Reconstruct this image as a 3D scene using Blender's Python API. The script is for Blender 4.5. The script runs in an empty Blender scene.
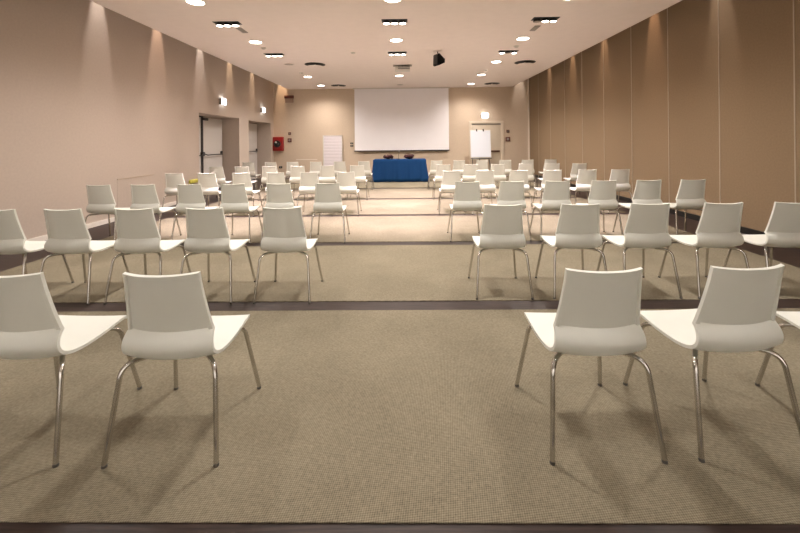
import bpy, bmesh, math, random
from mathutils import Matrix, Vector
random.seed(7)
C = bpy.context.scene
COL = C.collection
PI = math.pi

# ------------------------------------------------------------------ camera
F, U0, V0, H = 378.0, 400.5, 141.5, 1.32
YAW, ROLL = math.radians(0.68), math.radians(-0.57)
RC = (Matrix.Rotation(YAW, 3, 'Z') @ Matrix.Rotation(PI/2, 3, 'X') @ Matrix.Rotation(ROLL, 3, 'Z'))
cd = bpy.data.cameras.new('camera'); cam = bpy.data.objects.new('camera', cd); COL.objects.link(cam)
cam.matrix_world = Matrix.Translation((0, 0, H)) @ RC.to_4x4()
cd.sensor_fit = 'HORIZONTAL'; cd.sensor_width = 36; cd.lens = F/800*36
cd.shift_x = (400-U0)/800; cd.shift_y = (V0-266.5)/800
cd.clip_start = 0.05
C.camera = cam
def ray(u, v):
    return RC @ Vector(((u-U0)/F, -(v-V0)/F, -1))
def at_y(u, v, y):
    d = ray(u, v); return Vector((0, 0, H)) + d*(y/d.y)
def at_z(u, v, z):
    d = ray(u, v); return Vector((0, 0, H)) + d*((z-H)/d.z)
def at_x(u, v, x):
    d = ray(u, v); return Vector((0, 0, H)) + d*(x/d.x)

# ------------------------------------------------------------------ materials
def lin(c):
    return tuple(((x/255)/12.92 if x/255 <= .04045 else ((x/255+.055)/1.055)**2.4) for x in c)
def mat(name, rgb, rough=.5, metal=0, var=.0, scale=20, bump=0, bscale=200, emit=0, ecol=None, spec=.5, sheen=0):
    m = bpy.data.materials.new(name); m.use_nodes = True
    nt = m.node_tree; b = nt.nodes['Principled BSDF']
    c = (*rgb, 1)
    b.inputs['Base Color'].default_value = c
    b.inputs['Roughness'].default_value = rough
    b.inputs['Metallic'].default_value = metal
    b.inputs['Specular IOR Level'].default_value = spec
    if emit:
        b.inputs['Emission Color'].default_value = (*(ecol or rgb), 1)
        b.inputs['Emission Strength'].default_value = emit
    if var or bump:
        tc = nt.nodes.new('ShaderNodeTexCoord')
        if var:
            n = nt.nodes.new('ShaderNodeTexNoise'); n.inputs['Scale'].default_value = scale; n.inputs['Detail'].default_value = 4
            nt.links.new(tc.outputs['Object'], n.inputs['Vector'])
            r = nt.nodes.new('ShaderNodeValToRGB')
            r.color_ramp.elements[0].position = .3; r.color_ramp.elements[1].position = .7
            r.color_ramp.elements[0].color = (*[x*(1-var) for x in rgb], 1)
            r.color_ramp.elements[1].color = (*[min(1, x*(1+var)) for x in rgb], 1)
            nt.links.new(n.outputs['Fac'], r.inputs['Fac']); nt.links.new(r.outputs['Color'], b.inputs['Base Color'])
        if bump:
            n2 = nt.nodes.new('ShaderNodeTexNoise'); n2.inputs['Scale'].default_value = bscale
            nt.links.new(tc.outputs['Object'], n2.inputs['Vector'])
            bp = nt.nodes.new('ShaderNodeBump'); bp.inputs['Strength'].default_value = bump; bp.inputs['Distance'].default_value = .002
            nt.links.new(n2.outputs['Fac'], bp.inputs['Height']); nt.links.new(bp.outputs['Normal'], b.inputs['Normal'])
    return m

def carpet_mat():
    m = bpy.data.materials.new('woven_carpet'); m.use_nodes = True
    nt = m.node_tree; N = nt.nodes.new; L = nt.links.new; b = nt.nodes['Principled BSDF']
    tc = N('ShaderNodeTexCoord')
    sx = N('ShaderNodeSeparateXYZ'); L(tc.outputs['Object'], sx.inputs[0])
    def math_(op, a, bb=None):
        n = N('ShaderNodeMath'); n.operation = op
        for i, v in enumerate((a, bb)):
            if v is None: continue
            if isinstance(v, (int, float)): n.inputs[i].default_value = v
            else: L(v, n.inputs[i])
        return n.outputs[0]
    # basket weave, 14 mm repeat
    a = math_('SINE', math_('MULTIPLY', math_('ADD', sx.outputs['X'], sx.outputs['Y']), 2*PI/.019))
    c = math_('SINE', math_('MULTIPLY', math_('SUBTRACT', sx.outputs['X'], sx.outputs['Y']), 2*PI/.015))
    w = math_('MULTIPLY', a, c)
    nz = N('ShaderNodeTexNoise'); nz.inputs['Scale'].default_value = 90; nz.inputs['Detail'].default_value = 3
    L(tc.outputs['Object'], nz.inputs['Vector'])
    big = N('ShaderNodeTexNoise'); big.inputs['Scale'].default_value = 1.6; big.inputs['Detail'].default_value = 3
    L(tc.outputs['Object'], big.inputs['Vector'])
    t = math_('ADD', math_('MULTIPLY', w, .22), math_('ADD', math_('ADD', math_('MULTIPLY', nz.outputs['Fac'], .5), .2), math_('MULTIPLY', big.outputs['Fac'], .35)))
    r = N('ShaderNodeValToRGB')
    r.color_ramp.elements[0].position = .2; r.color_ramp.elements[1].position = 1.05
    r.color_ramp.elements[0].color = (.066, .053, .034, 1); r.color_ramp.elements[1].color = (.345, .298, .212, 1)
    L(t, r.inputs['Fac']); L(r.outputs['Color'], b.inputs['Base Color'])
    b.inputs['Roughness'].default_value = .95; b.inputs['Specular IOR Level'].default_value = .15
    bp = N('ShaderNodeBump'); bp.inputs['Strength'].default_value = .5; bp.inputs['Distance'].default_value = .002
    L(t, bp.inputs['Height']); L(bp.outputs['Normal'], b.inputs['Normal'])
    return m
def wood_mat():
    m = bpy.data.materials.new('dark_wood'); m.use_nodes = True
    nt = m.node_tree; N = nt.nodes.new; L = nt.links.new; b = nt.nodes['Principled BSDF']
    tc = N('ShaderNodeTexCoord'); mp = N('ShaderNodeMapping'); mp.inputs['Scale'].default_value = (1.2, 22, 1)
    L(tc.outputs['Object'], mp.inputs['Vector'])
    n = N('ShaderNodeTexNoise'); n.inputs['Scale'].default_value = 4; n.inputs['Detail'].default_value = 6
    L(mp.outputs['Vector'], n.inputs['Vector'])
    r = N('ShaderNodeValToRGB'); r.color_ramp.elements[0].position = .3; r.color_ramp.elements[1].position = .75
    r.color_ramp.elements[0].color = (.018, .011, .009, 1); r.color_ramp.elements[1].color = (.060, .038, .032, 1)
    L(n.outputs['Fac'], r.inputs['Fac']); L(r.outputs['Color'], b.inputs['Base Color'])
    b.inputs['Roughness'].default_value = .5; b.inputs['Specular IOR Level'].default_value = .3
    return m

M = dict(
    wall_l=mat('beige_wallpaper', (.52, .435, .37), .8, var=.03, scale=30, bump=.15, bscale=260, spec=.2),
    wall_b=mat('sand_wallpaper', (.61, .49, .375), .8, var=.03, scale=30, bump=.15, bscale=260, spec=.2),
    wall_f=mat('offwhite_paint', (.78, .76, .73), .85, var=.01, spec=.2),
    wall_r=mat('brown_partition_fabric', (.275, .193, .12), .85, var=.05, scale=40, bump=.2, bscale=300, spec=.2),
    seam=mat('pale_seam_profile', (.46, .37, .28), .45), corner=mat('pale_corner_profile', (.85, .76, .66), .4),
    ceiling=mat('ceiling_plaster', (.89, .80, .755), .9, var=.015, scale=6, spec=.15),
    carpet=carpet_mat(), wood=wood_mat(),
    skirt_w=mat('pale_skirting', (.82, .76, .69), .5, var=.02),
    skirt_b=mat('black_skirting', (.012, .010, .009), .45, var=.1),
    white=mat('white_polypropylene', (.735, .735, .675), .45, var=.012, scale=12, spec=.4),
    chrome=mat('chrome_steel', (.62, .60, .57), .16, 1.0, var=.03),
    steel=mat('grey_bracket_steel', (.16, .155, .15), .4, .7, var=.05),
    rubber=mat('black_rubber', (.10, .09, .08), .6, var=.1),
    black=mat('matte_black', (.012, .012, .013), .5, var=.1),
    black_metal=mat('black_metal', (.022, .02, .022), .4, .3, var=.1),
    speaker=mat('black_speaker_shell', (.004, .004, .005), .7, var=.1, spec=.2),
    blue=mat('blue_tablecloth_fabric', (.010, .048, .150), .85, var=.10, scale=40, bump=.3, bscale=500, spec=.1),
    red=mat('red_enamel', (.27, .010, .010), .35, var=.05),
    darkred=mat('dark_red_petals', (.035, .003, .004), .7, var=.3, scale=60),
    maroon=mat('maroon_plastic', (.13, .035, .022), .5, var=.1),
    screen=mat('screen_fabric', (.88, .85, .87), .85, var=.01, scale=3, spec=.1),
    door=mat('white_door_lacquer', (.66, .62, .585), .4, var=.015),
    door_b=mat('beige_door_lacquer', (.58, .49, .38), .45, var=.02),
    frame_b=mat('cream_door_frame', (.68, .58, .46), .45, var=.02),
    lilac=mat('lilac_white_board', (.76, .70, .73), .45, var=.015),
    paper=mat('white_flipchart_paper', (.66, .68, .74), .7, var=.01),
    grey=mat('grey_plastic', (.30, .27, .24), .6, var=.05),
    whiteplastic=mat('white_plastic', (.66, .62, .57), .5, var=.02),
    yellow=mat('yellow_plastic', (.60, .54, .09), .5, var=.05),
    handle=mat('brown_bar', (.075, .03, .022), .45, var=.1),
    glow=mat('lamp_diffuser', (1, .96, .9), .4, emit=9.0, ecol=(1, .90, .78)),
    glow_c=mat('exit_lamp_diffuser', (1, 1, 1), .4, emit=4.5, ecol=(.94, .98, 1)),
    unlit=mat('unlit_lamp_glass', (.42, .36, .30), .3, var=.03),
    wood_light=mat('table_laminate', (.45, .36, .26), .5, var=.05),
)

# ------------------------------------------------------------------ mesh helpers
def add_box(bm, x0, x1, y0, y1, z0, z1, bev=0, mtx=None):
    v = [bm.verts.new((x, y, z)) for x in (x0, x1) for y in (y0, y1) for z in (z0, z1)]
    fs = [bm.faces.new([v[i] for i in q]) for q in ((0,1,3,2),(4,6,7,5),(0,4,5,1),(2,3,7,6),(0,2,6,4),(1,5,7,3))]
    if bev:
        es = list({e for f in fs for e in f.edges})
        r = bmesh.ops.bevel(bm, geom=es, offset=bev, segments=2, affect='EDGES', profile=.5)
        v = list({x for f in r['faces'] for x in f.verts} | {x for x in v if x.is_valid})
    if mtx is not None:
        bmesh.ops.transform(bm, matrix=mtx, verts=[x for x in v if x.is_valid])
def box(x0, x1, y0, y1, z0, z1, bev=0):
    bm = bmesh.new(); add_box(bm, x0, x1, y0, y1, z0, z1, bev); return bm
def add_lathe(bm, prof, seg=24, mtx=None, center=(0, 0, 0)):
    rings = []
    cx, cy, cz = center
    for r, z in prof:
        if r < 1e-6: rings.append([bm.verts.new((cx, cy, cz+z))])
        else: rings.append([bm.verts.new((cx+r*math.cos(2*PI*i/seg), cy+r*math.sin(2*PI*i/seg), cz+z)) for i in range(seg)])
    for a, b in zip(rings, rings[1:]):
        for i in range(seg):
            j = (i+1) % seg
            q = [a[i % len(a)], a[j % len(a)], b[j % len(b)], b[i % len(b)]]
            q2 = []
            for x in q:
                if x not in q2: q2.append(x)
            if len(q2) > 2: bm.faces.new(q2)
    if len(rings[0]) > 1: bm.faces.new(list(reversed(rings[0])))
    if len(rings[-1]) > 1: bm.faces.new(rings[-1])
    if mtx is not None:
        bmesh.ops.transform(bm, matrix=mtx, verts=[x for r in rings for x in r])
def lathe(prof, seg=24, mtx=None, center=(0, 0, 0)):
    bm = bmesh.new(); add_lathe(bm, prof, seg, mtx, center); return bm
def fillet(pts, rads, n=6):
    out = [Vector(pts[0])]
    for i in range(1, len(pts)-1):
        p, a, b = Vector(pts[i]), Vector(pts[i-1]), Vector(pts[i+1])
        r = rads[i-1]
        pa = p+(a-p).normalized()*r; pb = p+(b-p).normalized()*r
        for k in range(n+1):
            t = k/n; out.append(pa*(1-t)**2 + p*2*t*(1-t) + pb*t*t)
    out.append(Vector(pts[-1])); return out
def add_tube(bm, pts, r, seg=10, cap=True):
    pts = [Vector(p) for p in pts]; rings = []; up = None
    for i, p in enumerate(pts):
        d = (pts[min(i+1, len(pts)-1)]-pts[max(i-1, 0)]).normalized()
        if up is None:
            up = Vector((1, 0, 0)) if abs(d.x) < .9 else Vector((0, 1, 0))
        s = d.cross(up).normalized(); up = s.cross(d).normalized()
        rings.append([bm.verts.new(p+(s*math.cos(2*PI*k/seg)+up*math.sin(2*PI*k/seg))*r) for k in range(seg)])
    for a, b in zip(rings, rings[1:]):
        for k in range(seg):
            j = (k+1) % seg; bm.faces.new((a[k], a[j], b[j], b[k]))
    if cap: bm.faces.new(list(reversed(rings[0]))); bm.faces.new(rings[-1])
def tube(pts, r, seg=10):
    bm = bmesh.new(); add_tube(bm, pts, r, seg); return bm
def obj(name, bm, m, parent=None, loc=None, smooth=True, angle=35):
    bmesh.ops.recalc_face_normals(bm, faces=bm.faces)
    if smooth:
        for f in bm.faces: f.smooth = True
        for e in bm.edges:
            e.smooth = not (len(e.link_faces) == 2 and e.calc_face_angle(0) > math.radians(angle))
    me = bpy.data.meshes.new(name); bm.to_mesh(me); bm.free()
    me.materials.append(M[m] if isinstance(m, str) else m)
    o = bpy.data.objects.new(name, me); COL.objects.link(o)
    if parent is not None: o.parent = parent
    if loc is not None: o.location = loc
    return o
def tag(o, label, cat, group=None):
    o['label'] = label; o['category'] = cat
    if group: o['group'] = group
    return o
def thing(name, label, cat, loc=(0, 0, 0), rz=0, group=None):
    o = bpy.data.objects.new(name, None); COL.objects.link(o)
    o.location = loc; o.rotation_euler = (0, 0, rz); o.empty_display_size = .1
    return tag(o, label, cat, group)
def struct(name, bm, m, parent=None, label=None, cat=None, smooth=False):
    o = obj(name, bm, m, parent, smooth=smooth)
    if parent is None:
        o['kind'] = 'structure'
        if label: o['label'] = label
        if cat: o['category'] = cat
    return o
def copy_tree(o, parent=None):
    c = o.copy(); COL.objects.link(c)
    if parent is not None: c.parent = parent
    for ch in list(o.children): copy_tree(ch, c)
    return c

# ------------------------------------------------------------------ room
XL, XR, YB, YF = -5.0, 4.70, 14.35, -3.2
ZC, ZT = 3.345, 4.70
CL, CR = -4.41, 4.08           # edges of the dropped ceiling, light slots beyond
D1 = (9.12, 11.35, 2.07); D2 = (12.05, 14.02, 2.05)
TH = .55
struct('floor', box(XL-.7, XR+.3, YF-.2, YB+.3, -.12, 0), 'wood', label='dark brown wooden floor between and beside the carpet bands', cat='floor')
wl = bmesh.new()
for a, b in ((YF, D1[0]), (D1[1], D2[0]), (D2[1], YB)):
    add_box(wl, XL-TH-.1, XL, a, b, 0, ZT)
for d in (D1, D2): add_box(wl, XL-TH-.1, XL, d[0], d[1], d[2], ZT)
for d in (D1, D2): add_box(wl, XL-TH-.1, XL-TH, d[0], d[1], 0, d[2])
struct('wall_left', wl, 'wall_l', label='beige papered left wall with two recessed exit doors', cat='wall')
struct('wall_right', box(XR, XR+.2, YF, YB, 0, ZT), 'wall_r', label='brown fabric partition wall on the right with pale vertical seams', cat='wall')
struct('wall_back', box(XL-TH-.1, XR+.2, YB, YB+.2, 0, ZT), 'wall_b', label='sand coloured end wall behind the projection screen', cat='wall')
struct('wall_front', box(XL-TH-.1, XR+.2, YF-.2, YF, 0, ZT), 'wall_f', label='off-white wall behind the viewpoint', cat='wall')
cb = bmesh.new(); add_box(cb, CL, CR, YF, YB, ZC, ZT)
add_box(cb, XL-TH-.1, XR+.2, YF-.2, YB+.2, ZT, ZT+.1)
struct('ceiling', cb, 'ceiling', label='dropped plaster ceiling with light slots along both sides', cat='ceiling')
# skirtings
sk = bmesh.new()
for a, b in ((YF, D1[0]), (D1[1], D2[0]), (D2[1], YB)): add_box(sk, XL, XL+.015, a, b, 0, .075)
struct('baseboard_left', sk, 'skirt_w', label='pale skirting along the left wall', cat='skirting')
struct('baseboard_right', box(XR-.02, XR, YF, YB, 0, .085), 'skirt_b', label='black skirting along the right wall', cat='skirting')
sb = bmesh.new(); add_box(sb, XL, -.0, YB-.015, YB, 0, .075)
add_box(sb, 0, XR-.02, YB-.015, YB, 0, .075)
struct('baseboard_back', sb, 'skirt_w', label='pale skirting along the end wall', cat='skirting')
# partition seams on the right wall, every 1.09 m
n = 1
for k in range(-6, 10):
    y = 4.61 + 1.09*k
    if y < YF+.1 or y > YB-.3: continue
    struct('trim_%d' % n, box(XR-.006, XR, y-.007, y+.007, .085, ZT), 'seam', label='pale vertical seam between two partition panels', cat='trim'); n += 1
struct('trim_%d' % n, box(XR-.045, XR, YB-.05, YB, .085, ZT), 'corner', label='pale corner profile where the partition meets the end wall', cat='trim'); n += 1
# low flush panels with a pale upper edge
for (x0, x1, y0, y1, zt, ax) in ((XL, XL+.003, 6.5, 7.45, .70, 'x'), (-4.15, -3.35, YB-.012, YB, .66, 'y')):
    bm = bmesh.new(); add_box(bm, x0, x1, y0, y1, .08, zt)
    p = struct('trim_%d' % n, bm, 'wall_l' if ax == 'x' else 'wall_b', label='low flush access panel', cat='panel'); n += 1
    if ax == 'x': struct('top_edge', box(x0, x1+.008, y0, y1, zt, zt+.018), 'seam', p)
    else: struct('top_edge', box(x0, x1, y0-.008, y1, zt, zt+.018), 'skirt_w', p)

# carpet bands between the dark wooden strips
SY = [-2.3, -.5, 1.3045, 3.120, 4.965, 6.835, 8.769, 10.73, 12.66]
SW = [.172, .172, .172, .172, .170, .17, .17, .17, .17]
CX0, CX1 = -4.22, 3.97
for i in range(len(SY)):
    y0 = SY[i]; y1 = (SY[i+1]-SW[i+1]) if i+1 < len(SY) else YB-.25
    o = struct('carpet', box(CX0, CX1, y0, y1, 0.0005, .006, .002), 'carpet',
               label='woven beige carpet band between two dark wooden strips', cat='carpet')

# ------------------------------------------------------------------ chair
def shell(rows, us, recess):
    """rows: (y, z, halfwidth, sag, normal angle); two-skinned shell"""
    bm = bmesh.new(); A = []; B = []
    ln = len(rows)
    tan = []
    for i in range(ln):
        p, q = rows[max(i-1, 0)], rows[min(i+1, ln-1)]
        t = Vector((0, q[0]-p[0], q[1]-p[1])).normalized()
        tan.append(Vector((0, t.z, -t.y)))     # outward (rear / underside) normal
    for i, (y, z, w, sag, dip) in enumerate(rows):
        nv = tan[i]
        ra, rb = [], []
        for u in us:
            c = (1-abs(u)**2.2)*sag
            base = Vector((u*w, y, z-(1-u*u)*dip)) + nv*c
            # normal tilt toward the sides from the sag curve
            th = recess(i, u)
            ra.append(bm.verts.new(base)); rb.append(bm.verts.new(base+nv*th))
        A.append(ra); B.append(rb)
    m_ = len(us)
    for i in range(ln-1):
        for j in range(m_-1):
            bm.faces.new((A[i][j], A[i][j+1], A[i+1][j+1], A[i+1][j]))
            bm.faces.new((B[i][j], B[i+1][j], B[i+1][j+1], B[i][j+1]))
        for j in (0, m_-1): bm.faces.new((A[i][j], A[i+1][j], B[i+1][j], B[i][j]))
    for i in (0, ln-1):
        for j in range(m_-1): bm.faces.new((A[i][j], A[i][j+1], B[i][j+1], B[i][j]))
    return bm
def spline(pts, n):
    """Catmull-Rom through tuples"""
    P = [pts[0]]+list(pts)+[pts[-1]]; out = []
    for i in range(1, len(P)-2):
        for k in range(n):
            t = k/n
            out.append(tuple(.5*((2*b)+(c-a)*t+(2*a-5*b+4*c-d)*t*t+(3*b-a-3*c+d)*t**3) for a, b, c, d in zip(P[i-1], P[i], P[i+1], P[i+2])))
    out.append(tuple(pts[-1])); return out
OY = -.24
back_pts = [(.028, .785, .156, .030, 0), (.042, .72, .159, .031, 0), (.062, .635, .167, .032, .002), (.082, .558, .176, .032, .010), (.094, .517, .182, .032, .017)]
rows_b = spline(back_pts, 5)
r0 = rows_b[0]
# extra rows at the top for the rim
def lerp(a, b, t): return tuple(x*(1-t)+y*t for x, y in zip(a, b))
rows_b = [rows_b[0], lerp(rows_b[0], rows_b[1], .35), lerp(rows_b[0], rows_b[1], .75)] + rows_b[1:]
us_b = [-1, -.975, -.925, -.90] + [-.90+1.8*k/12 for k in range(1, 12)] + [.90, .925, .975, 1]
def rec_b(i, u):
    rim = abs(u) > .915 or i < 2
    return .015 if rim else .006
seat_pts = [(.094, .517, .182, .032, .017), (.082, .506, .184, .032, .015), (.068, .486, .188, .030, .010), (.063, .462, .191, .028, .005), (.072, .437, .193, .024, .002),
            (.100, .417, .195, .018, 0), (.145, .407, .198, .014, 0), (.21, .405, .200, .012, 0), (.29, .410, .201, .010, 0), (.36, .418, .200, .009, 0),
            (.42, .420, .197, .007, 0), (.446, .413, .193, .004, 0), (.458, .402, .187, .002, 0)]
rows_s = spline(seat_pts, 3)
us_s = [-1, -.97] + [-.94+1.88*k/14 for k in range(0, 15)] + [.97, 1]
def shift(rows): return [(r[0]+OY,)+tuple(r[1:]) for r in rows]
def make_chair():
    t = thing('shell_chair', '', 'chair')
    obj('backrest', shell(shift(rows_b), us_b, rec_b), 'white', t, angle=40)
    obj('seat', shell(shift(rows_s), us_s, lambda i, u: .013), 'white', t, angle=40)
    br = bmesh.new(); add_box(br, -.10, .10, .17+OY, .36+OY, .368, .380, .003)
    for x in (-.07, .07): add_box(br, x-.012, x+.012,   .21+OY, .33+OY, .378, .389, .002)
    obj('seat_bracket', br, 'steel', t)
    for s in (-1, 1):
        p = fillet([(s*.228, 0+OY, .012), (s*.198, .062+OY, .378), (s*.085, .185+OY, .374)], [.055], 7)
        l = obj('leg', tube(p, .0102, 12), 'chrome', t)
        obj('glide', lathe([(.0108, 0), (.0110, .006), (.0104, .012)], 12, center=(s*.228, OY, 0)), 'rubber', l)
        p = fillet([(s*.222, .485+OY, .012), (s*.178, .405+OY, .374), (s*.075, .320+OY, .372)], [.05], 7)
        l = obj('leg', tube(p, .0102, 12), 'chrome', t)
        obj('glide', lathe([(.0108, 0), (.0110, .006), (.0104, .012)], 12, center=(s*.222, .485+OY, 0)), 'rubber', l)
    return t
ORD = ['first', 'second', 'third', 'fourth', 'fifth', 'sixth']
# per row: rear-foot line left / right, backrest-top pixels (u) left block then right block, from the photo
ROWS = [
    (1.528, 1.545, [8.5, 162.3], 273.5, [602, 742, 914], 267),
    (3.080, 3.135, [-2.5, 64, 134.2, 205.2, 282.3], 208.5, [503.4, 580.4, 649.8, 722.6, 794], 204.3),
    (4.90, 4.93, [99, 143, 188.9, 232.8, 278.6, 327], 184.2, [467.8, 511.8, 557.4, 604.2, 649, 693], 181.3),
    (6.70, 6.74, [174, 206.9, 241.1, 275.2, 308.9, 345.5], 172.6, [451.8, 485.2, 519, 552.5, 587.5, 620.4], 170.7),
    (8.52, 8.55, [216, 241.6, 269, 297.3, 326.7, 357], 166.2, [443.3, 471, 497.8, 525.8, 552.5, 579.3], 164.7),
    (10.35, 10.35, [248, 270.5, 292.3, 315.9, 339.5, 364], 161.5, [436.5, 459.1, 482, 505.3, 527.7, 550.6], 160.8),
]
YAWS = {(0, 'L', 1): .8, (0, 'R', 0): .8, (0, 'R', 1): 4.0, (0, 'L', 0): -1.0}
DY = {(0, 'R', 1): .025, (0, 'L', 0): .005}
first = None
for r, (yl, yr, ul, vl, ur, vr) in enumerate(ROWS):
    for side, y, us, v in (('L', yl, ul, vl), ('R', yr, ur, vr)):
        for i, u in enumerate(us):
            y_ = y; y += DY.get((r, side, i), 0)
            p = at_y(u, v, y+.03)
            if first is None: c = first = make_chair()
            else: c = copy_tree(first)
            c.location = (p.x, y-OY, .006)
            yaw = YAWS.get((r, side, i), random.uniform(-1.2, 1.2))
            c.rotation_euler = (0, 0, math.radians(yaw))
            k = (len(us)-1-i) if side == 'L' else i
            c['label'] = 'white plastic chair, %s row from camera, %s block, %s from the aisle' % (ORD[r], 'left' if side == 'L' else 'right', ORD[k])
            y = y_
            c['group'] = 'white chairs facing the screen in rows'

# ------------------------------------------------------------------ doors
def panic_bar(parent, x, y0, y1, z, m='black_metal'):
    bm = bmesh.new()
    add_box(bm, x, x+.05, y0-.03, y0+.04, z-.02, z+.09, .008)
    add_box(bm, x, x+.05, y1-.04, y1+.03, z-.02, z+.09, .008)
    add_tube(bm, fillet([(x+.03, y0, z+.05), (x+.08, y0+.10, z), (x+.08, y1-.10, z), (x+.03, y1, z+.05)], [.05, .05], 4), .014, 8)
    return obj('panic_bar', bm, m, parent)
xd = XL-TH
dy0, dy1, dz = D1
mid = 10.17
d = struct('door_1', box(xd, xd+.05, mid+.03, dy1-.03, 0.01, dz-.04, .004), 'door', label='white double exit door in the nearer recess of the left wall', cat='door')
obj('door_leaf', box(xd, xd+.05, dy0+.03, mid-.03, 0.01, dz-.04, .004), 'door', d)
bm = bmesh.new(); add_box(bm, xd, xd+.07, mid-.045, mid+.045, 0.0, dz-.01, .006); obj('meeting_stile', bm, 'black_metal', d)
bm = bmesh.new(); add_box(bm, xd+.05, xd+.10, mid-.02, mid+.26, dz-.12, dz-.05, .008); obj('door_closer', bm, 'black_metal', d)
panic_bar(d, xd+.05, mid+.03, dy1-.13, 1.0); panic_bar(d, xd+.05, dy0+.13, mid-.03, 1.0)
dy0, dy1, dz = D2
d = struct('door_2', box(xd, xd+.05, dy0+.03, dy1-.03, 0.01, dz-.04, .004), 'door', label='white exit door in the far recess of the left wall', cat='door')
panic_bar(d, xd+.05, dy0+.2, dy1-.13, 1.02)
# back door, behind the flip chart
K = YB
a = at_y(468.8, 121.3, YB); b = at_y(503.2, 121, YB)
fx0, fx1, fz = a.x, b.x, a.z
fw = .10
fb = bmesh.new()
add_box(fb, fx0, fx0+fw, YB-.05, YB, 0, fz, .004); add_box(fb, fx1-fw, fx1, YB-.05, YB, 0, fz, .004)
add_box(fb, fx0+fw, fx1-fw, YB-.05, YB, fz-fw*.9, fz, .004)
d = struct('door_3', fb, 'frame_b', label='cream framed door in the end wall behind the flip chart', cat='door')
obj('door_leaf', box(fx0+fw, fx1-fw, YB-.025, YB-.001, .01, fz-fw*.9-.06, .002), 'door_b', d)
obj('head_gap', box(fx0+fw, fx1-fw, YB-.012, YB-.001, fz-fw*.9-.06, fz-fw*.9), 'grey', d)
pz = at_y(495, 151.2, YB).z
bm = bmesh.new(); add_box(bm, at_y(489, 151, YB).x-.05, at_y(499.3, 151, YB).x, YB-.09, YB-.05, pz-.035, pz+.035, .008)
add_box(bm, at_y(498, 151, YB).x-.03, at_y(498, 151, YB).x+.02, YB-.06, YB-.02, pz-.03, pz+.03); obj('panic_bar', bm, 'handle', d)

# ------------------------------------------------------------------ end wall things
sx0, sx1 = at_y(354.6, 120, YB-.10).x, at_y(448.8, 120, YB-.10).x
sz = at_y(401, 151.2, YB-.10).z
t = thing('projection_screen', 'large blank white projection screen lowered from the ceiling on the end wall', 'projection screen', ((sx0+sx1)/2, YB-.10, sz))
hw = (sx1-sx0)/2
bm = bmesh.new(); add_box(bm, -hw, hw, -.003, .003, .03, ZC-sz-.03); obj('screen_fabric', bm, 'screen', t)
obj('weight_bar', box(-hw-.02, hw+.02, -.02, .02, 0, .04, .008), 'black_metal', t)
obj('ceiling_mount', box(-hw-.05, hw+.05, -.06, .08, ZC-sz-.035, ZC-sz-.002, .003), 'whiteplastic', t)
# cord tab of the screen: thin pale pull
# fire hose cabinet
a = at_y(272.8, 137, YB-.12); b = at_y(283.2, 150.8, YB-.12)
t = thing('fire_hose_cabinet', 'red fire hose cabinet with round black reel on the end wall, left corner', 'fire cabinet', ((a.x+b.x)/2, YB, b.z))
w_, h_ = (b.x-a.x)/2, a.z-b.z
obj('cabinet_body', box(-w_, w_, -.14, .004, 0, h_, .008), 'red', t)
rx = Matrix.Translation((0, -.14, h_*.5)) @ Matrix.Rotation(PI/2, 4, 'X')
hr = bmesh.new()
add_lathe(hr, [(.13, -.005), (.13, .03), (.10, .035), (.095, .012), (.05, .012), (.045, .04), (0, .04)], 28, Matrix.Translation((-.02, 0, 0)) @ rx)
obj('hose_reel', hr, 'black', t)
obj('reel_hub', lathe([(.035, 0), (.035, .012), (0, .014)], 16, Matrix.Translation((-.06, -.04, .06)) @ rx), 'whiteplastic', t)
# alarm light box above
a = at_y(284.6, 95.6, YB-.05); b = at_y(293.6, 102.6, YB-.05)
t = thing('alarm_sign', 'small maroon topped alarm light box high on the end wall, left side', 'alarm sign', ((a.x+b.x)/2, YB, b.z))
w_, h_ = (b.x-a.x)/2, a.z-b.z
obj('light_panel', box(-w_*.9, w_*.9, -.05, 0, 0, h_*.62, .004), mat('pinkish_panel', (.40, .27, .20), .5, var=.05), t)
obj('top_housing', box(-w_, w_, -.10, 0, h_*.6, h_, .008), 'maroon', t)
# fire alarm call points
for (u, v, s, lab, m_) in ((289.5, 133.6, .05, 'small brown call point right of the fire cabinet, upper of two', 'maroon'),
                       (289.5, 140.3, .075, 'small brown call point right of the fire cabinet, lower of two', 'maroon'),
                       (508, 131.2, .055, 'small red call point right of the back door, upper of two', 'maroon'),
                       (508, 139.2, .085, 'small red call point right of the back door, lower of two', 'maroon')):
    p = at_y(u, v, YB-.02)
    t = thing('call_point', lab, 'call point', (p.x, YB, p.z-s), 0, 'wall call points')
    obj('backplate', box(-s, s, -.02, .003, 0, 2*s, .004), m_, t)
    obj('button', lathe([(s*.55, 0), (s*.5, .012), (0, .014)], 16, Matrix.Translation((0, -.02, s)) @ Matrix.Rotation(PI/2, 4, 'X')), 'grey', t)
for v, lab in ((143.3, 'upper small dark switch plate left of the projection screen'), (145.9, 'lower small dark switch plate left of the projection screen')):
    p = at_y(349.8+2, v, YB)
    t = thing('switch_plate', lab, 'switch', (p.x, YB, p.z-.03), 0, 'switches by the screen')
    obj('plate', box(-.055, .055, -.012, 0, 0, .06, .004), 'black', t)
    obj('rocker', box(-.02, .02, -.018, -.012, .012, .048, .002), 'grey', t)
p = at_y(280.8, 167.2, YB)
t = thing('wall_socket', 'small black wall socket low on the end wall under the fire cabinet', 'socket', (p.x, YB, p.z-.04))
obj('plate', box(-.06, .06, -.02, 0, 0, .08, .006), 'black', t)
obj('outlet', lathe([(.025, 0), (.022, .006), (0, .004)], 14, Matrix.Translation((0, -.02, .04)) @ Matrix.Rotation(PI/2, 4, 'X')), 'grey', t)
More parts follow.
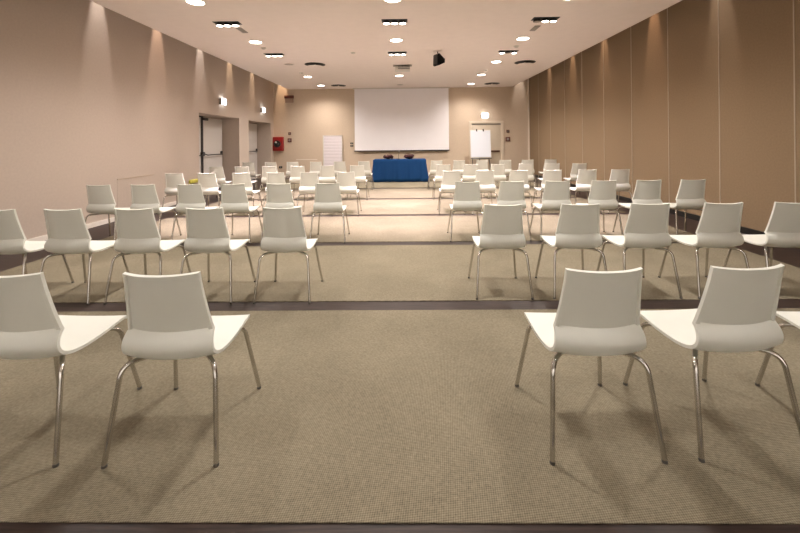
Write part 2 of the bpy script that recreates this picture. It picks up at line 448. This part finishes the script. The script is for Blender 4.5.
# lilac white panel standing at the end wall
a = at_y(322.8, 135.4, YB-.06); b = at_y(342.2, 135.2, YB-.06)
t = thing('display_board', 'pale lilac white panel standing against the end wall, left of the screen', 'board', ((a.x+b.x)/2, YB-.06, 0))
w_, h_ = (b.x-a.x)/2, a.z
pb = bmesh.new(); add_box(pb, -w_+.04, w_-.02, -.01, .02, .10, h_-.03)
for k in range(12): add_box(pb, -w_+.04, w_-.02, -.014, -.009, .12+k*.118, .12+k*.118+.108, .003)
obj('panel', pb, 'lilac', t)
fbm = bmesh.new()
add_box(fbm, -w_, -w_+.04, -.025, .03, .0, h_, .004); add_box(fbm, w_-.02, w_, -.025, .03, .0, h_, .004)
add_box(fbm, -w_+.04, w_-.02, -.025, .03, h_-.03, h_, .004); add_box(fbm, -w_+.04, w_-.02, -.025, .03, .06, .10, .004)
obj('frame', fbm, 'whiteplastic', t)
# flip chart on its easel
FY = 13.2
a = at_y(470.5, 130.5, FY); b = at_y(491.3, 157.6, FY)
cx, w_ = (a.x+b.x)/2, (b.x-a.x)/2
t = thing('flip_chart', 'white flip chart on an easel in front of the back door', 'flip chart', (cx, FY, 0))
zb, zt = b.z, a.z+.02
tilt = Matrix.Translation((0, 0, zb)) @ Matrix.Rotation(math.radians(-7), 4, 'X') @ Matrix.Translation((0, 0, -zb))
bm = bmesh.new(); add_box(bm, -w_, w_, -.012, .012, zb, zt, .003, tilt); obj('board', bm, 'whiteplastic', t)
pp = bmesh.new(); add_box(pp, -w_+.015, w_-.015, -.024, -.0125, zb+.02, zt-.02, 0, tilt); obj('paper_pad', pp, 'paper', t)
for s in (-.35, .3):
    cl = bmesh.new(); add_box(cl, s*w_-.02, s*w_+.02, -.035, .015, zt-.05, zt+.035, .004, tilt); obj('paper_clip', cl, 'black', t)
bm = bmesh.new(); add_box(bm, -w_, w_, -.09, -.012, zb-.045, zb-.015, .006, tilt); obj('pen_tray', bm, 'steel', t)
for x0, y0, x1, y1 in ((-.30, .0, -.36, -.22), (.30, .0, .36, -.22)):
    l = obj('leg', tube([(x0*.9, .10, zt-.35), (x0*.95, .03, zb-.06), (x1, y1+.06, .012)], .014, 10), 'steel', t)
    obj('foot', lathe([(.02, 0), (.02, .025), (.014, .03)], 12, center=(x1, y1+.06, 0)), 'rubber', l)
l = obj('leg', tube([(0, .12, zt-.35), (0, .38, .012)], .014, 10), 'steel', t)
obj('foot', lathe([(.02, 0), (.02, .025), (.014, .03)], 12, center=(0, .38, 0)), 'rubber', l)

# ------------------------------------------------------------------ speakers' table
TY = 12.25; TZ = .725
tx0, tx1 = at_y(373.4, 159.8, TY).x, at_y(425.8, 159.2, TY).x
tcx, thw, td = (tx0+tx1)/2, (tx1-tx0)/2, .70
t = thing('conference_table', 'long table under the blue cloth in front of the screen', 'table', (tcx, TY+td/2, .006))
obj('tabletop', box(-thw+.015, thw-.015, -td/2+.015, td/2-.015, TZ-.04, TZ-.012, .004), 'wood_light', t)
for sx in (-1, 1):
    for sy in (-1, 1): obj('leg', tube([(sx*(thw-.1), sy*(td/2-.08), 0), (sx*(thw-.1), sy*(td/2-.08), TZ-.04)], .016, 10), 'steel', t)
cl = bmesh.new()
def cloth_loop(s, z, wob):
    pts = []; nx, ny = 44, 18
    hw, hd = thw, td/2
    P = []
    for k in range(nx): P.append((-hw+2*hw*k/nx, -hd, 0, -1))
    for k in range(ny): P.append((hw, -hd+2*hd*k/ny, 1, 0))
    for k in range(nx): P.append((hw-2*hw*k/nx, hd, 0, 1))
    for k in range(ny): P.append((-hw, hd-2*hd*k/ny, -1, 0))
    for i, (x, y, ax, ay) in enumerate(P):
        # corners flare further out
        cxn = abs(x)/hw; cyn = abs(y)/hd
        corner = max(0, cxn+cyn-1.80)/.20
        off = s*(.045+.05*corner) + wob*(.018*math.sin(i*.62)+.012*math.sin(i*.27+1.3)+.006*math.sin(i*1.9))
        dx, dy = (ax, ay)
        if corner > 0.5: dx, dy = math.copysign(.8, x), math.copysign(.8, y)
        pts.append(cl.verts.new((x+dx*off, y+dy*off, z)))
    return pts
loops = [cloth_loop(0, TZ, 0), cloth_loop(.12, TZ-.02, .05)] + [cloth_loop(f, TZ-(TZ-.012)*f, f) for f in (.12, .25, .4, .55, .7, .85, 1.0)]
for A, B in zip(loops, loops[1:]):
    for i in range(len(A)):
        j = (i+1) % len(A); cl.faces.new((A[i], A[j], B[j], B[i]))
cl.faces.new(loops[0])
o = obj('tablecloth', cl, 'blue', loc=(tcx, TY+td/2, .006), angle=60)
sm = o.modifiers.new('thickness', 'SOLIDIFY'); sm.thickness = .003; sm.offset = 1
tag(o, 'royal blue cloth draped to the floor over the long table by the screen', 'tablecloth')
ztop = TZ+.006+.004
def flowers(u, lab, seed):
    rnd = random.Random(seed)
    p = at_y(u, 158, TY+.25)
    t = thing('flower_arrangement', lab, 'flowers', (p.x, TY+.25, ztop), 0, 'table centrepieces')
    obj('bowl', lathe([(.04, 0), (.075, .03), (.085, .05), (.078, .05), (.04, .02), (0, .015)], 20), 'black', t)
    for k in range(9):
        a = 2*PI*k/8; r = .10 if k < 8 else 0
        x, y, z = r*1.15*math.cos(a), r*.8*math.sin(a), .085+rnd.uniform(-.012, .02)+(.03 if k == 8 else 0)
        bm = bmesh.new()
        bmesh.ops.create_icosphere(bm, subdivisions=2, radius=.058)
        for v in bm.verts:
            q = v.co.copy()
            v.co *= 1+.14*math.sin(9*math.atan2(q.y, q.x)+22*q.z/.058*.2)
        bmesh.ops.translate(bm, vec=(x, y, z), verts=bm.verts)
        obj('bloom', bm, 'darkred', t)
flowers(388.3, 'dark red flower clump on the left of the blue table', 1)
flowers(409, 'dark red flower clump on the right of the blue table', 2)
p = at_y(398.6, 158, TY+.2)
t = thing('table_microphone', 'slim gooseneck microphone with pale tip on the blue table', 'microphone', (p.x, TY+.2, ztop))
obj('base', lathe([(.05, 0), (.05, .015), (.03, .025), (0, .025)], 20), 'black', t)
obj('gooseneck', tube(fillet([(0, 0, .02), (0, .0, .16), (.02, -.03, .24)], [.05], 5), .006, 8), 'black_metal', t)
obj('capsule', lathe([(.010, 0), (.016, .015), (.016, .045), (0, .055)], 14, Matrix.Translation((.02, -.03, .235)) @ Matrix.Rotation(.3, 4, 'X')), 'whiteplastic', t)

# yellow box low on the left wall
p = at_x(192.4, 181, XL)
t = thing('wall_box', 'small rounded yellow box fixed low on the left wall', 'wall box', (XL, p.y, p.z-.05))
obj('casing', box(0, .06, -.17, .17, 0, .09, .028), 'yellow', t)
obj('lid', box(.055, .07, -.12, .12, .015, .075, .006), 'yellow', t)

# ------------------------------------------------------------------ exit lamps
def exit_lamp(loc, rz, lab):
    t = thing('exit_light', lab, 'exit light', loc, rz, 'lit exit lights above the doors')
    # local: wall plane at y=0, box grows towards -y
    obj('housing', box(-.135, .135, -.035, .004, -.075, .075, .004), 'grey', t)
    obj('end_cap', box(-.145, -.125, -.075, -.0, -.085, .085, .006), 'grey', t)
    obj('diffuser', box(-.122, .13, -.075, -.036, -.08, .09, .012), 'glow_c', t)
    return t
p = at_x(221.5, 101.8, XL); exit_lamp((XL, p.y, p.z), PI/2, 'lit white exit light above the nearer door recess, left wall')
p = at_x(261.8, 110.3, XL); exit_lamp((XL, p.y, p.z), PI/2, 'lit white exit light above the far door recess, left wall')
p = at_y(484.6, 115.8, YB); exit_lamp((p.x, YB, p.z), 0, 'lit white exit light above the back door, right of the screen')

# ------------------------------------------------------------------ ceiling fixtures and lamps
WARM = (1.0, .915, .85); WARM2 = (1.0, .74, .50); PINKW = (1.0, .89, .82)
def spot(loc, power, size, blend=.6, col=WARM, radius=.06, aim=None):
    l = bpy.data.lights.new('lamp_light', 'SPOT'); l.energy = power; l.spot_size = math.radians(size); l.spot_blend = blend
    l.color = col; l.shadow_soft_size = radius
    o = bpy.data.objects.new('lamp_light', l); COL.objects.link(o); o.location = loc
    if aim is not None:
        o.rotation_euler = (Vector(aim)-Vector(loc)).to_track_quat('-Z', 'Y').to_euler()
    return o
def make_downlight(lit):
    t = thing('downlight', '', 'downlight')
    obj('trim_ring', lathe([(.135, 0), (.135, -.008), (.118, -.013), (.114, -.002), (.114, 0)], 32), 'ceiling' if not lit else 'whiteplastic', t)
    obj('diffuser', lathe([(.113, -.001), (.113, -.009), (.085, -.014), (0, -.016)], 32), 'glow' if lit else 'unlit', t)
    return t
DL, DU = make_downlight(True), make_downlight(False)
uL = uU = False
COLS = [(-2.97, 'left'), (-.155, 'centre'), (2.36, 'right')]
LIT = {  # row y -> (left, centre, right)
    5.36: (1, 1, 1), 7.53: (1, 1, 1), 9.72: (0, None, 1), 11.6: (1, 1, 1), 13.42: (1, 0, 1)}
DP = 120
for ri, (y, fl) in enumerate(LIT.items()):
    for (x, cn), f in zip(COLS, fl):
        if f is None: continue
        src = DL if f else DU
        if f and not uL: o = DL; uL = True
        elif (not f) and not uU: o = DU; uU = True
        else: o = copy_tree(src)
        o.location = (x, y, ZC)
        o['label'] = '%s round ceiling downlight, %s column, %s visible row' % ('lit' if f else 'unlit', cn, ORD[ri])
        o['group'] = 'round downlights in the ceiling'
        if f: spot((x, y, ZC-.04), DP*{9.72: 1.5, 11.6: 1.6, 13.42: .75}.get(y, 1.0), 150, .9, WARM, .08)
# unseen downlights assumed along the same columns; rear row added to bounce light forward
for y, pw in ((3.2, .5), (1.0, .20), (-1.4, .0)):
    for (x, cn) in COLS:
        o = copy_tree(DL); o.location = (x, y, ZC)
        o['label'] = 'lit round ceiling downlight, %s column, %s' % (cn, {3.2: 'ahead of the nearest chairs', 1.0: 'above the viewpoint', -1.4: 'added behind the viewpoint as bounce light'}[y])
        o['group'] = 'round downlights in the ceiling'
        if pw: spot((x, y, ZC-.04), DP*pw*(1.75 if cn == 'centre' else 1.5), 150, .9, (1, .95, .90), .12)
        else: spot((x, y, ZC-.06), 330, 75, .6, (1, .95, .90), .08, aim=(x, YF, 1.5))  # added spot turned to the front wall, bouncing fill onto the chair backs
def triple(x, y, lit, lab, tilt=0):
    t = thing('triple_spotlight', lab, 'spotlight', (x, y, ZC), 0, 'black triple spotlights in the ceiling')
    bm = bmesh.new(); add_box(bm, -.215, .215, -.085, .085, -.006, 0, .002); obj('frame_plate', bm, 'black', t)
    for k, f in zip((-.135, 0, .135), lit):
        h = obj('lamp_head', lathe([(.058, -.006), (.062, -.045), (.056, -.048), (.053, -.040)], 24, center=(k, .01, 0)), 'black', t)
        obj('lamp_lens', lathe([(.052, -.041), (.045, -.049), (0, -.053)], 24, center=(k, .01, 0)), 'glow' if f else 'unlit', h)
        if f: spot((x+k, y+.01, ZC-.06), TP, 62, .7, TCOL, .04, aim=(x+k*1.8, y+.3, 0))
TP, TCOL = 172, (1.0, .83, .93)
for y, fl, rn in ((6.33, ((1, 1, 1), (1, 1, 1), (0, 1, 1)), 'nearer'), (8.6, ((1, 1, 1), (1, 1, 1), (1, 0, 1)), 'farther')):
    for (x, cn), f in zip(COLS, fl):
        triple(x, y, f, 'black ceiling spotlight with three lamps, %s column, %s of two' % (cn, rn))
# wall washers up in the side slots
def washer(x, y, lab, pw, col, aim=None):
    t = thing('wall_washer', lab, 'wall spotlight', (x, y, ZT), 0, 'wall washers in the ceiling slots')
    obj('canister', lathe([(.05, 0), (.05, -.12), (.045, -.125), (.042, -.11)], 20), 'black', t)
    obj('lens', lathe([(.041, -.108), (.041, -.112), (0, -.114)], 20), 'glow', t)
    sgn = -1 if x < 0 else 1
    spot((x, y, ZT-.14), pw*3.3, 21, .7, col, .02, aim=(x+sgn*.20, y, ZT-.14-1.7) if aim is None else aim)
LW = [(6.12, PINKW), (7.6, (1, .70, .52)), (9.2, PINKW), (10.75, WARM2), (12.35, WARM2)]
for i, (y, c) in enumerate(LW):
    washer(XL+.20, y, 'spotlight in the left ceiling slot, %s from the viewpoint' % ORD[i], 34, c)
RW = [(5.66, PINKW), (7.16, (1, .66, .46)), (8.93, (1, .70, .5)), (10.6, (1, .70, .5)), (12.3, (1, .72, .54))]
for i, (y, c) in enumerate(RW):
    washer(XR-.20, y, 'spotlight in the right ceiling slot, %s from the viewpoint' % ORD[i], 30, c)
washer(XL+.34, YB-.14, 'spotlight in the left ceiling slot, nearest the end wall', 75, (1, .70, .46), (XL+.34, YB, ZT-1.7))
washer(XR-.36, YB-.14, 'spotlight in the right ceiling slot, nearest the end wall', 40, PINKW, (XR-.36, YB, ZT-1.7))
# round air diffusers
for (u, v, lab) in ((315, 64.5, 'round ceiling air diffuser on the left, nearer of two'), (338.5, 85.6, 'round ceiling air diffuser on the left, nearest the screen'),
                    (525, 62.3, 'round ceiling air diffuser on the right, nearer of two'), (492, 83.6, 'round ceiling air diffuser on the right, nearest the end wall')):
    p = at_z(u, v, ZC)
    t = thing('air_diffuser', lab, 'air diffuser', (p.x, p.y, ZC), 0, 'round air diffusers')
    obj('vent_throat', lathe([(.265, .02), (.265, -.004), (0, -.004)], 36), 'black', t)
    obj('disc', lathe([(0, -.004), (.03, -.004), (.03, -.05), (.20, -.05), (.215, -.056), (.20, -.064), (0, -.068)], 36), 'ceiling', t)
# flush plates, detectors
for (u, v, sg, lab) in ((242, 30, 1, 'left'), (535, 28, -1, 'right')):
    p = at_z(u, v, ZC)
    bm = bmesh.new(); add_box(bm, -.05, .05, -.15, .15, -.012, 0, .003)
    o = obj('ceiling_plate', bm, 'grey', loc=(p.x, p.y, ZC)); o.rotation_euler = (0, 0, 0)
    tag(o, 'small grey ceiling plate behind the nearer %s triple spotlight' % lab, 'ceiling plate', 'grey ceiling plates')
for (u, v, lab) in ((263.5, 47.8, 'small round smoke detector on the ceiling, between the left spotlights'), (516.3, 46, 'small round smoke detector on the ceiling, between the right spotlights'),
                    (301, 72.8, 'small round smoke detector on the ceiling, beside the left air diffuser'), (353, 52.5, 'small round smoke detector on the ceiling, left of centre'),
                    (486, 69.8, 'small round smoke detector on the ceiling, among the right downlights')):
    p = at_z(u, v, ZC)
    t = thing('smoke_detector', lab, 'smoke detector', (p.x, p.y, ZC), 0, 'ceiling smoke detectors')
    obj('base', lathe([(.055, 0), (.055, -.012), (.05, -.014)], 20), 'whiteplastic', t)
    obj('sensor_head', lathe([(.042, -.013), (.036, -.032), (0, -.038)], 20), 'whiteplastic', t)
# projector
p = at_z(402.5, 65.5, ZC)
t = thing('ceiling_projector', 'pale video projector hanging from the ceiling before the screen', 'projector', (p.x, p.y, ZC))
obj('mount', box(-.25, .25, -.10, .10, -.012, 0, .003), 'grey', t)
obj('mount_pole', lathe([(.025, -.01), (.025, -.05)], 12), 'black_metal', t)
bb = bmesh.new(); add_box(bb, -.20, .20, -.15, .15, -.15, -.045, .012); obj('body', bb, 'whiteplastic', t)
vb = bmesh.new()
for k in range(2): add_box(vb, -.12, .19, -.154, -.149, -.075-k*.04, -.060-k*.04)
obj('vent', vb, 'black', t)
obj('lens', lathe([(.045, 0), (.045, .05), (.035, .055), (0, .04)], 20, Matrix.Translation((.08, .15, -.09)) @ Matrix.Rotation(-PI/2, 4, 'X')), 'black', t)
# black loudspeaker
p = at_z(437.5, 51.3, ZC); q = at_y(439.5, 60.3, p.y)
t = thing('ceiling_loudspeaker', 'black loudspeaker hanging from the ceiling right of the centre lights', 'loudspeaker', (p.x, p.y, ZC))
obj('mount_plate', box(-.09, .09, -.06, .06, -.008, 0, .002), 'ceiling', t)
obj('yoke', tube([(0, 0, -.005), ((q.x-p.x)*.6, 0, (q.z-ZC)*.75)], .012, 8), 'black_metal', t)
dz_ = q.z-ZC
sbm = bmesh.new()
prof = [(-.11, .10, .115), (-.07, .11, .135), (.09, .05, .055), (.125, .04, .045)]
R_ = Matrix.Translation((q.x-p.x, 0, dz_)) @ Matrix.Rotation(math.radians(2), 4, 'Y') @ Matrix.Rotation(math.radians(28), 4, 'Z')
rg = []
for x, hy, hz in prof:
    rg.append([sbm.verts.new((x, sy*hy, sz_*hz)) for sy, sz_ in ((-1, -1), (1, -1), (1, 1), (-1, 1))])
for A, B in zip(rg, rg[1:]):
    for i in range(4): sbm.faces.new((A[i], A[(i+1) % 4], B[(i+1) % 4], B[i]))
sbm.faces.new(rg[0]); sbm.faces.new(rg[-1])
bmesh.ops.bevel(sbm, geom=list(sbm.edges), offset=.008, segments=2, affect='EDGES')
bmesh.ops.transform(sbm, matrix=R_, verts=sbm.verts)
obj('cabinet', sbm, 'speaker', t)
gb = box(-.116, -.110, -.085, .085, -.10, .10, .002); bmesh.ops.transform(gb, matrix=R_, verts=gb.verts); obj('grille', gb, 'black_metal', t)

# ------------------------------------------------------------------ world and view
w = bpy.data.worlds.new('world'); C.world = w; w.use_nodes = True
w.node_tree.nodes['Background'].inputs[0].default_value = (1, .9, .8, 1); w.node_tree.nodes['Background'].inputs[1].default_value = 0.02
C.view_settings.view_transform = 'Standard'; C.view_settings.look = 'None'
C.view_settings.gamma = 1; C.view_settings.use_curve_mapping = False
C.view_settings.exposure = 1.08
